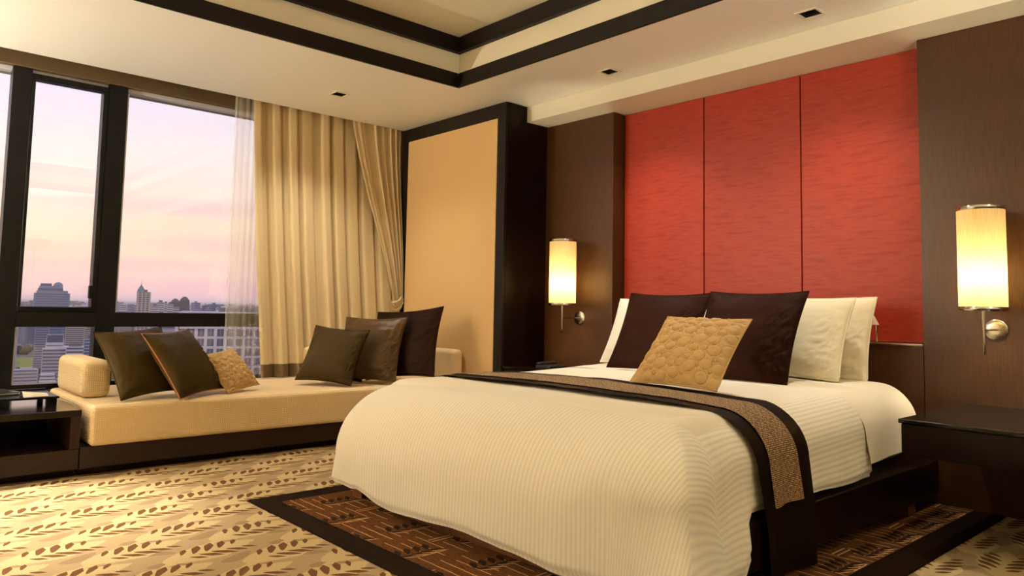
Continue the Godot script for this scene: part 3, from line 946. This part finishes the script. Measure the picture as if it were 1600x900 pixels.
# ------------------------------------------------------------------ curtains
func make_curtains():
	var zl := -2.535
	var zr := -4.2
	var n := 11.0
	var place := func(u, v):
		# v: 0 at the hem, 1 at the top
		var pl: float = u * n + 0.25 * noise.get_noise_2d(u * 500.0, 10.0)
		var amp: float = 0.03 + 0.012 * noise.get_noise_2d(u * 300.0, 90.0)
		var fold: float = sin(pl * TAU) + 0.3 * sin(pl * TAU * 2.0 + 1.0 + v)
		var x: float = -6.085 + 0.24 * pow(1.0 - v, 1.6) * (1.0 - smoothstep(0.82, 0.95, u)) + amp * fold * (0.75 + 0.25 * (1 - v))
		var z: float = lerpf(zl, zr, u) - (1 - v) * 0.06 * (1 - u) + 0.012 * cos(pl * TAU)
		return Vector3(x, 0, z)
	var t := thing("curtain", "full-length pleated beige curtain with a dark hem behind the daybed", "curtain", Vector3(-6.0, 0.41, -3.2))
	var o := -t.position
	obj("drape", sheet(300, 24, func(u, v):
		var p: Vector3 = place.call(u, v)
		return [Vector3(p.x, lerpf(0.515, 2.93, v), p.z) + o, Vector2(u, v)]), M.curtain, t)
	obj("hem_band", sheet(300, 4, func(u, v):
		var p: Vector3 = place.call(u, v * 0.03 - 0.03)
		return [Vector3(minf(p.x, -5.77), lerpf(0.412, 0.516, v), p.z) + o, Vector2(u, v)]), M.hem, t)
	# tied-back drape in front of it, gathered at the right
	var d := thing("tied_curtain", "beige curtain gathered to the right and tied back beside the wardrobe", "curtain", Vector3(-5.95, 1.0, -3.85))
	var od := -d.position
	obj("drape", sheet(140, 40, func(u, v):
		var b: float = 1.0 - v
		var gather: float = pow(b, 1.25)
		var z: float = lerpf(lerpf(-3.39, -3.95, u), lerpf(-3.865, -3.955, u), gather)
		var fold: float = sin(u * u * TAU * 5.0 + 1.2) + 0.25 * sin(u * TAU * 9.0)
		var x: float = -6.0 + 0.12 * smoothstep(0.15, 1.0, b) + (0.024 - 0.006 * gather) * fold
		if x > -5.975 and b < 0.12: x = lerpf(minf(x, -5.975), x, b / 0.12)
		var y: float = lerpf(2.93, 1.09, b) - smoothstep(0.82, 1.0, b) * 0.10 * pow(1.0 - u, 0.7)
		return [Vector3(x, y, z) + od, Vector2(u, v)]), M.curtain, d)
	obj("swag", sheet(60, 16, func(u, v):
		# loops of cloth folding up into the tie
		var a: float = v * PI * 0.9
		var z: float = lerpf(-3.82, -3.955, u)
		var sag: float = sin(u * PI) * 0.05 + 0.05 * (1 - u)
		return [Vector3(-5.9 + 0.045 * sin(a) + 0.008 * sin(v * 22.0), 1.11 - sag - 0.10 * (1 - cos(a)) * 0.5 - 0.012 * sin(v * 22.0), z) + od, Vector2(u, v)]), M.curtain, d)
	obj("tie_band", tube([Vector3(-5.99, 1.13, -3.965) + od, Vector3(-5.88, 1.1, -3.95) + od, Vector3(-5.84, 1.06, -3.9) + od, Vector3(-5.86, 1.04, -3.86) + od, Vector3(-5.95, 1.05, -3.85) + od], 0.012, 8), M.curtain, d)
	obj("tail", sheet(60, 12, func(u, v):
		var fold: float = sin(u * TAU * 5.0)
		return [Vector3(-5.93 + 0.02 * fold, lerpf(0.43, 1.06, v), lerpf(-3.84, -3.955, u)) + od, Vector2(u, v)]), M.curtain, d)
	# sheer behind the beige curtain's outer edge
	var s := thing("sheer_curtain", "thin white sheer curtain at the outer edge of the beige curtain", "curtain", Vector3(-6.1, 0.4, -2.5))
	var os := -s.position
	obj("voile", sheet(90, 8, func(u, v):
		var fold: float = sin(u * TAU * 7.0 + 0.4 * sin(v * 3.0)) * (0.4 + 0.6 * noise.get_noise_2d(u * 300.0, 5.0))
		return [Vector3(-6.11 + 0.018 * fold, lerpf(0.39, 2.93, v), lerpf(-2.385, -2.75, u)) + os, Vector2(u, v)]), M.sheer, s)

# ------------------------------------------------------------------ bedside things
func make_bedside():
	var t := thing("nightstand", "long dark floating nightstand right of the bed, reflecting the lamp", "nightstand", Vector3(-0.8, 0.39, -4.0))
	var o := -t.position
	obj("top", rbox(Vector3(-1.31, 0.53, WOOD_Z + 0.001) + o, Vector3(0.1, 0.549, -3.518) + o, 0.003), M.lacquer, t)
	obj("body", rbox(Vector3(-1.305, 0.39, WOOD_Z + 0.001) + o, Vector3(0.095, 0.5295, -3.545) + o, 0.003), M.espresso, t)
	var dr := obj("drawer", rbox(Vector3(-1.3, 0.393, -3.5445) + o, Vector3(-0.62, 0.527, -3.524) + o, 0.003), M.espresso, t)
	obj("drawer", rbox(Vector3(-0.614, 0.393, -3.5445) + o, Vector3(0.09, 0.527, -3.524) + o, 0.003), M.espresso, t)
	var n := thing("nightstand", "dark nightstand mostly hidden left of the bed below the left sconce", "nightstand", Vector3(-4.05, 0.39, -4.0))
	o = -n.position
	obj("top", rbox(Vector3(-4.47, 0.53, WOOD_Z + 0.001) + o, Vector3(-3.66, 0.549, -3.98) + o, 0.003), M.lacquer, n)
	obj("body", rbox(Vector3(-4.465, 0.39, WOOD_Z + 0.001) + o, Vector3(-3.665, 0.5295, -4.0) + o, 0.003), M.espresso, n)
	var ph := thing("telephone", "small dark telephone on the left nightstand behind the bed edge", "telephone", Vector3(-4.04, 0.5495, -4.1))
	var st := st_new()
	sheet(10, 6, func(u, v): return [Vector3(lerpf(-0.075, 0.075, u), 0.02 + 0.025 * v, lerpf(0.1, -0.1, v)), Vector2(u, v)], st)
	obj("body", rbox(Vector3(-0.075, 0, -0.1), Vector3(0.075, 0.03, 0.1), 0.01, 3), M.phone, ph)
	obj("handset", rbox(Vector3(-0.07, 0.0305, -0.095), Vector3(-0.025, 0.052, 0.095), 0.01, 3), M.phone, ph)
	obj("keypad", rbox(Vector3(-0.01, 0.0305, -0.05), Vector3(0.06, 0.033, 0.05), 0.001), M.steel, ph)
	# small wedge-shaped reading light on the ledge
	var rd := thing("reading_light", "small white wedge-shaped reading light above the rightmost pillow", "reading light", Vector3(-1.79, 0.95, -4.44))
	st = st_new()
	var w := [Vector3(-0.03, 0, 0.01), Vector3(0.035, 0, 0.01), Vector3(0.0, 0.065, 0.01), Vector3(-0.03, 0.065, 0.01)]
	var b := w.map(func(p): return p - Vector3(0, 0, 0.04))
	quad(st, w[0], w[3], w[2], w[1])
	quad(st, b[0], b[1], b[2], b[3])
	for k in 4: quad(st, w[k], w[(k + 1) % 4], b[(k + 1) % 4], b[k])
	obj("lamp_head", st.commit(), M.bulkhead, rd)
	obj("arm", tube([Vector3(0, 0.02, -0.03), Vector3(0, 0.0, -0.08), Vector3(0, -0.098, -0.08)], 0.006, 8), M.steel, rd)

func make_rug():
	var t := thing("rug", "brown rug with thin pale lines and a wide black border under the bed", "rug", Vector3(-2.45, 0, -3.0))
	var o := -t.position
	var r := [-3.755, -1.145, -4.44, -1.62]
	var q := [-3.62, -1.29, -4.44, -1.745]
	var y := 0.0055
	for s in [[r[0], q[0], r[2], r[3]], [q[1], r[1], r[2], r[3]], [q[0], q[1], q[3], r[3]]]:
		obj("border", rbox(Vector3(s[0], 0.0005, s[2]) + o, Vector3(s[1], y, s[3]) + o, 0.001), M.rug_border, t)
	var st := st_new()
	var a := [Vector3(q[0], y, q[2]), Vector3(q[1], y, q[2]), Vector3(q[1], y, q[3]), Vector3(q[0], y, q[3])]
	for k in [0, 1, 2, 0, 2, 3]:
		st.set_normal(Vector3.UP)
		st.set_uv(Vector2(a[k].x, a[k].z) / 0.6)
		st.add_vertex(a[k] + o)
	obj("field", st.commit(), M.rug, t)

func make_unseen_left_lamp():
	# unseen lamp beyond the left edge, placed to light bed, wardrobe and daybed
	var t := thing("unseen_left_lamp", "unseen lamp with wide drum shade, out of view at the left, lighting bed and daybed", "floor lamp", Vector3(-5.1, 0, 2.3))
	obj("base", lathe([Vector2(0, 0.03), Vector2(0.15, 0.028), Vector2(0.16, 0.015), Vector2(0.16, 0)], 32), M.steel, t)
	obj("pole", lathe([Vector2(0.014, 0.02), Vector2(0.014, 1.4)], 12), M.steel, t)
	obj("shade", lathe([Vector2(0.27, 1.3), Vector2(0.27, 1.5), Vector2(0.27, 1.72)], 40), M.linen, t)
	obj("bulb", lathe([Vector2(0, 1.59), Vector2(0.03, 1.575), Vector2(0.04, 1.54), Vector2(0.03, 1.48), Vector2(0.016, 1.42)], 16), M.bulb, t)
	omni(Vector3(0, 1.53, 0.0), 44.0, WARM, 0.05, t)

func make_unseen_cabinet_lamp():
	# unseen lamp left of the view, placed to wash the window-side ceiling
	var t := thing("unseen_cabinet_lamp", "unseen lamp with white bowl on the low cabinet, out of view, lighting the ceiling by the window", "table lamp", Vector3(-5.55, 0.3825, 0.9))
	obj("base", lathe([Vector2(0, 0.02), Vector2(0.11, 0.018), Vector2(0.12, 0.01), Vector2(0.12, 0)], 28), M.steel, t)
	obj("pole", lathe([Vector2(0.012, 0.01), Vector2(0.012, 1.1)], 12), M.steel, t)
	obj("bowl", lathe([Vector2(0.03, 1.06), Vector2(0.12, 1.09), Vector2(0.18, 1.15), Vector2(0.2, 1.22)], 32), M.linen, t)
	obj("bulb", lathe([Vector2(0, 1.26), Vector2(0.02, 1.25), Vector2(0.026, 1.22), Vector2(0.014, 1.14), Vector2(0.014, 1.08)], 16), M.bulb, t)
	omni(Vector3(0, 1.22, 0), 6.0, Color(1.0, 0.96, 0.88), 0.05, t)

func make_unseen_right_lamp():
	# unseen lamp right of the view, placed to light the ceiling over the bed
	var t := thing("unseen_right_lamp", "unseen tall lamp with metal bowl, out of view at the right, lighting the ceiling over the bed", "floor lamp", Vector3(0.75, 0, -2.2))
	obj("base", lathe([Vector2(0, 0.03), Vector2(0.14, 0.028), Vector2(0.15, 0.015), Vector2(0.15, 0)], 28), M.steel, t)
	obj("pole", lathe([Vector2(0.013, 0.02), Vector2(0.013, 1.75)], 12), M.steel, t)
	obj("bowl", lathe([Vector2(0.02, 1.74), Vector2(0.12, 1.76), Vector2(0.19, 1.82), Vector2(0.22, 1.92)], 36), M.steel, t)
	obj("bulb", lathe([Vector2(0, 1.93), Vector2(0.02, 1.92), Vector2(0.026, 1.89), Vector2(0.014, 1.82), Vector2(0.014, 1.76)], 16), M.bulb, t)
	omni(Vector3(0, 1.89, 0), 4.5, WARM, 0.04, t)

# ------------------------------------------------------------------ the city outside
func make_city():
	var GY := -120.0
	# ground, meadow, road
	M.ground = mat(Color.WHITE, 0.9)
	M.ground.albedo_texture = noise_tex(51, 0.05, [c8(52, 54, 46), c8(104, 98, 90), c8(128, 122, 114), c8(62, 66, 52)], 512, 5)
	M.ground.uv1_triplanar = true
	M.ground.uv1_scale = Vector3.ONE * 0.002
	M.meadow = mat(Color.WHITE, 0.9)
	M.meadow.albedo_texture = noise_tex(53, 0.02, [c8(112, 134, 34), c8(146, 160, 50), c8(124, 142, 40)], 256, 4)
	M.meadow.uv1_triplanar = true
	M.meadow.uv1_scale = Vector3.ONE * 0.004
	M.crown = mat(c8(48, 58, 38), 0.9)
	M.pane = mat(c8(98, 104, 118), 0.3)
	M.pane_blue = mat(c8(96, 114, 150), 0.25)
	var walls := [mat(c8(190, 186, 186), 0.8), mat(c8(216, 212, 206), 0.8), mat(c8(168, 168, 178), 0.8), mat(c8(200, 184, 166), 0.8), mat(c8(146, 150, 164), 0.8), mat(c8(122, 112, 112), 0.8)]
	var roofs := [mat(c8(128, 120, 116), 0.9), mat(c8(150, 96, 76), 0.9)]
	var g := obj("ground", rbox(Vector3(-14000, GY - 2, -9000), Vector3(-20, GY, 7000), 0.1), M.ground)
	g.set_meta("kind", "structure")
	tag(obj("meadow", slab(-1850, -1500, -320, 900, GY + 0.2, GY + 1.2, []), M.meadow), "wide green meadow among the buildings far below the window", "meadow")
	# a city block of bands: body, dark window bands, roof house
	var tower := func(called: String, label: String, at: Array, depth: float, wall: Material, pitch: float, share: float, pane: Material, group := "") -> Node3D:
		var t := thing(called, label, "building", Vector3(at[0], GY, at[1]), deg_to_rad(-at[4]), group)
		var w: float = at[2] / 2
		var h: float = at[3] - GY
		obj("body", rbox(Vector3(-depth, 0, -w), Vector3(0, h, w), 0.2), wall, t)
		var n := mini(int(h / pitch), 26)
		for k in n:
			var y := h - pitch * (k + 1)
			obj("window_band", rbox(Vector3(-depth + 0.5, y + pitch * (1 - share) * 0.5, -w + w * 0.08), Vector3(0.25, y + pitch * (1 + share) * 0.5, w - w * 0.08), 0.05), pane, t)
		obj("roof_house", rbox(Vector3(-depth * 0.7, h, -w * 0.5), Vector3(-depth * 0.25, h + minf(5.0, h * 0.06), w * 0.45), 0.1), roofs[0], t)
		return t
	# blue tower with a stepped, rounded crown
	var t: Node3D = tower.call("office_tower", "blue-grey tower with a stepped rounded crown in the middle window pane", [-2555.2, -479.4, 92.0, 23.7, 10.6], 50.0, walls[4], 7.0, 0.5, M.pane_blue)
	var h0 := 143.7
	for k in 4:
		var w := 36.0 - 8.0 * k
		obj("crown_step", rbox(Vector3(-46, h0 + 7 * k, -w - 4 + 6 * k), Vector3(-2, h0 + 7 * k + 7.5, w + 4 + 5 * k), 0.5), walls[4] if k % 2 == 0 else M.pane_blue, t)
	obj("crown_dome", lathe([Vector2(0, 30), Vector2(7, 28), Vector2(12, 22), Vector2(13, 12), Vector2(15, 0)], 12), walls[4], t, Vector3(-22, h0 + 4, -14))
	# slender tower with a pointed green roof
	t = tower.call("spire_tower", "slender pale tower with a pointed green roof in the right window pane", [-1826.2, -524.2, 29.0, 25.4, 16.0], 24.0, walls[3], 5.0, 0.45, M.pane)
	obj("spire", lathe([Vector2(0, 26), Vector2(0.8, 16), Vector2(3.2, 12), Vector2(7.5, 5), Vector2(8.5, 0)], 8), mat(c8(116, 146, 146), 0.5), t, Vector3(-10, 145.4, 6))
	for k in 4:
		obj("pier", rbox(Vector3(0.1, 0, -13.5 + k * 8.0), Vector3(1.4, 144, -11.5 + k * 8.0), 0.1), walls[1], t)
	var white := [[-2106.8, -633.7, 19.0, -7.5, 16.7], [-2150.7, -661.1, 19.0, 3.1, 17.1], [-2194.6, -688.4, 12.0, -0.2, 17.4], [-2095.8, -668.9, 15.0, -1.6, 17.7], [-2139.1, -697.5, 18.0, -10.2, 18.1]]
	for k in white.size():
		tower.call("apartment_tower", "white apartment tower in the cluster right of the spire tower", white[k], 16.0, walls[1], 6.0, 0.4, M.pane, "white towers by the spire")
	for k in 2:
		var a: Array = [[-2567.5, -835.3, 33.0, 4.4, 18.0], [-2511.4, -845.7, 30.0, 11.2, 18.6]][k]
		t = tower.call("domed_tower", ["dark domed tower, the lower of the two on the skyline", "dark domed tower, the taller of the two on the skyline"][k], a, 30.0, walls[5], 8.0, 0.4, M.pane)
		obj("dome", lathe([Vector2(0, 12), Vector2(5, 10.5), Vector2(8, 9), Vector2(12, 4), Vector2(14.5, 0)], 10), walls[5], t, Vector3(-15, a[3] - GY, 0))
	tower.call("office_tower", "tall grey tower with many dark bands left of the daybed's arm", [-883.6, -171.0, 21.5, -48.1, 11.0], 18.0, walls[0], 3.4, 0.5, M.pane)
	t = get_child(get_child_count() - 1)
	for k in 4: obj("upper_tier", rbox(Vector3(-16 + k, 71.9 + k * 3.6, -8.3 + 0.3 * k), Vector3(-1.5 - 0.8 * k, 74.6 + k * 3.6, 8.3 - 0.3 * k), 0.1), walls[1], t)
	obj("tier_core", rbox(Vector3(-14, 71.9, -7), Vector3(-3, 86, 7), 0.1), M.pane, t)
	t = thing("terraced_building", "low white terraced building with dark window bands beside the meadow", "building", Vector3(-805.8, GY, -151.8), deg_to_rad(-10.7))
	for k in 8:
		obj("terrace", rbox(Vector3(-14 + 0.3 * k, 30 + k * 3.0, -9.2 + 0.5 * k), Vector3(-0.5 * k, 31.9 + k * 3.0, 9.2 - 0.5 * k), 0.1), walls[1], t)
	obj("glazing", rbox(Vector3(-13, 0, -7), Vector3(-5, 52, 7), 0.1), M.pane, t)
	obj("podium", rbox(Vector3(-14, 0, -9.4), Vector3(0.2, 29.5, 9.4), 0.1), walls[4], t)
	var rest := [
		["office_block", "wide white office block with long dark window bands right of the grey tower", [-1075.5, -230.6, 30.0, -56.8, 12.1], 26.0, 1, 4.4, 0.5, M.pane],
		["office_tower", "broad beige tower just below the window's crossbar", [-1662.5, -355.0, 33.0, -42.1, 12.1], 26.0, 3, 4.0, 0.45, M.pane],
		["apartment_tower", "narrow grey tower left of the grey banded tower", [-1476.2, -266.0, 21.0, -35.2, 10.2], 18.0, 2, 4.0, 0.45, M.pane],
		["office_tower", "blue-tinted tower behind the grey banded tower", [-1865.5, -360.3, 30.0, -48.8, 10.9], 22.0, 4, 5.0, 0.5, M.pane_blue],
		["office_block", "large grey block in the leftmost lower window pane", [-1386.3, -195.1, 44.0, -38.1, 8.0], 30.0, 2, 4.2, 0.4, M.pane],
		["glass_tower", "blue glass block right of the wide white office block", [-974.1, -225.8, 16.0, -42.8, 13.1], 14.0, 0, 3.6, 0.7, M.pane_blue],
		["apartment_tower", "slim bright white tower next to the window mullion", [-1454.4, -367.1, 12.5, -28.7, 14.2], 12.0, 1, 4.0, 0.3, M.pane],
		["office_block", "long beige block below the crossbar between two towers", [-1753.6, -405.9, 42.0, -55.1, 13.0], 24.0, 3, 4.5, 0.4, M.pane]]
	for r in rest: tower.call(r[0], r[1], r[2], r[3], walls[r[4]], r[5], r[6], r[7])
	# the neighbour across the street: a concrete grid, each window its own piece
	t = thing("neighbour_building", "near white concrete building with a grid of dark windows behind the sheer curtain", "building", Vector3(-278.6, GY - 2.6, -110.4), deg_to_rad(-21.6))
	obj("body", rbox(Vector3(-24, 0, -20), Vector3(0, 117.6, 17), 0.1), M.pane, t)
	obj("parapet", rbox(Vector3(-24.4, 117.6, -20.4), Vector3(0.8, 120.6, 17.4), 0.1), walls[1], t)
	obj("roof_plant", rbox(Vector3(-18, 120.6, -12), Vector3(-8, 122.2, 4), 0.1), roofs[0], t)
	var pier: Mesh = rbox(Vector3(0.02, 60, -0.55), Vector3(0.9, 117.6, 0.55), 0.05)
	for k in 12: obj("pier", pier, walls[1], t, Vector3(0, 0, -18.9 + 3.35 * k))
	for k in 14: obj("floor_beam", rbox(Vector3(0.02, 114.2 - 3.6 * k, -20), Vector3(0.75 if k % 2 == 0 else 0.5, 115.1 - 3.6 * k, 17), 0.05), walls[1], t)
	var win: Mesh = rbox(Vector3(0.03, 0.12, -1.08), Vector3(0.16, 2.4, 1.08), 0.02)
	var bar: Mesh = rbox(Vector3(0.14, 0.1, -0.06), Vector3(0.22, 2.42, 0.06), 0.01)
	for k in 11:
		for j in 10:
			var w := obj("window", win, M.pane, t, Vector3(0, 111.75 - 3.6 * j, -17.22 + 3.35 * k))
			obj("glazing_bar", bar, walls[0], w)
	t = tower.call("office_block", "grey wing beside the near concrete grid building", [-399.1, -130.8, 18.0, -9.3, 18.1], 14.0, walls[2], 3.4, 0.45, M.pane)
	# dense quarter of smaller buildings, down to the horizon
	rng.seed = 77
	var protos := []
	for v in 5:
		var p := Node3D.new()
		p.name = "city_building"
		var st := st_new()
		rbox(Vector3(-0.5, 0, -0.5), Vector3(0.5, 1, 0.5), 0.004, 1, st)
		rbox(Vector3(-0.2, 1, -0.3 + 0.1 * v), Vector3(0.2, 1.06, 0.1 + 0.05 * v), 0.003, 1, st)
		obj("body", st.commit(), walls[v], p)
		st = st_new()
		var n := 7 + 2 * v
		for k in n:
			rbox(Vector3(-0.508, (k + 0.35) / n, -0.46), Vector3(0.508, (k + 0.75) / n, 0.46), 0.002, 1, st)
			rbox(Vector3(-0.46, (k + 0.35) / n, -0.508), Vector3(0.46, (k + 0.75) / n, 0.508), 0.002, 1, st)
		obj("windows", st.commit(), M.pane, p)
		protos.append(p)
	var done_spots := []
	for c in get_children():
		if c.get_meta("category", "") == "building": done_spots.append([c.position.x, c.position.z, 34.0])
	var count := 0
	var tries := 0
	while count < 290 and tries < 6000:
		tries += 1
		var skyline := count > 190
		var d := 1150.0 * pow(rng.randf_range(1.0, 6.0), 0.95) if not skyline else rng.randf_range(3500, 8000)
		var az := deg_to_rad(rng.randf_range(2.0, 27.0))
		var x := -d * cos(az)
		var z := -d * sin(az)
		if x > -2000 and x < -1180 and z > -350: continue
		var h := rng.randf_range(70, 126) if skyline else rng.randf_range(14, 40) + (rng.randf_range(15, 85) if rng.randf() < 0.55 and d > 2300 else 0.0)
		var sx := rng.randf_range(16, 40) * (0.7 + d / 4500.0)
		var sz := rng.randf_range(16, 46) * (0.7 + d / 4500.0)
		var rr := 0.72 * maxf(sx, sz)
		var free := true
		for q in done_spots:
			if Vector2(q[0] - x, q[1] - z).length() < q[2] + rr: free = false
		if not free: continue
		done_spots.append([x, z, rr])
		var v := rng.randi() % 5
		var c: Node3D = protos[v].duplicate()
		c.name = numbered("city_building")
		add_child(c)
		c.position = Vector3(x, GY, z)
		c.rotation.y = rng.randf_range(-0.6, 0.3)
		c.scale = Vector3(sx, h, sz)
		var tone: String = ["light grey", "white", "grey", "beige", "blue-grey"][v]
		var far := "close to the city's horizon" if d > 4500.0 else "in the dense quarter beyond the meadow" if d > 2200.0 else "among the nearer rooftops below the window"
		tag(c, "%s %s building %s" % ["tall" if h > 55 else "low", tone, far], "building", "%s %s buildings %s" % ["tall" if h > 55 else "low", tone, far])
		count += 1
	for p in protos: p.free()
	# tree belts around the meadow
	var mm := MultiMesh.new()
	mm.transform_format = MultiMesh.TRANSFORM_3D
	var sm := SphereMesh.new()
	sm.radius = 1.0
	sm.height = 2.0
	sm.radial_segments = 10
	sm.rings = 6
	mm.mesh = sm
	var spots := []
	for k in 420:
		var q := rng.randf()
		if q < 0.4: spots.append(Vector3(rng.randf_range(-2150, -1950), 6, rng.randf_range(-420, 300)))
		elif q < 0.75: spots.append(Vector3(rng.randf_range(-1420, -1180), 5, rng.randf_range(-345, -150)))
		else: spots.append(Vector3(rng.randf_range(-1900, -900), 5, rng.randf_range(-520, -330)))
	mm.instance_count = spots.size()
	for k in spots.size():
		var r := rng.randf_range(5, 11)
		mm.set_instance_transform(k, Transform3D(Basis().scaled(Vector3(r, r * 0.9, r)), spots[k] + Vector3(0, GY, 0)))
	var trees := MultiMeshInstance3D.new()
	trees.name = "tree_belt"
	trees.multimesh = mm
	trees.material_override = M.crown
	add_child(trees)
	tag(trees, "dark green tree crowns along the edges of the meadow", "trees", "", "stuff")

func _ready():
	noise.seed = 2
	noise.frequency = 0.02
	noise.fractal_octaves = 2
	make_materials()
	make_world()
	make_room()
	make_downlights()
	make_wardrobe()
	make_rug()
	make_bed()
	make_daybed()
	make_low_cabinet()
	make_curtains()
	make_bedside()
	make_bed_pillows()
	make_daybed_cushions()
	make_sconce(-4.07, "lit cylindrical wall lamp with chrome rims between wardrobe and red panels")
	make_sconce(-1.165, "lit cylindrical wall lamp with chrome rims above the right nightstand")
	make_unseen_left_lamp()
	make_unseen_cabinet_lamp()
	make_unseen_right_lamp()
	make_city()
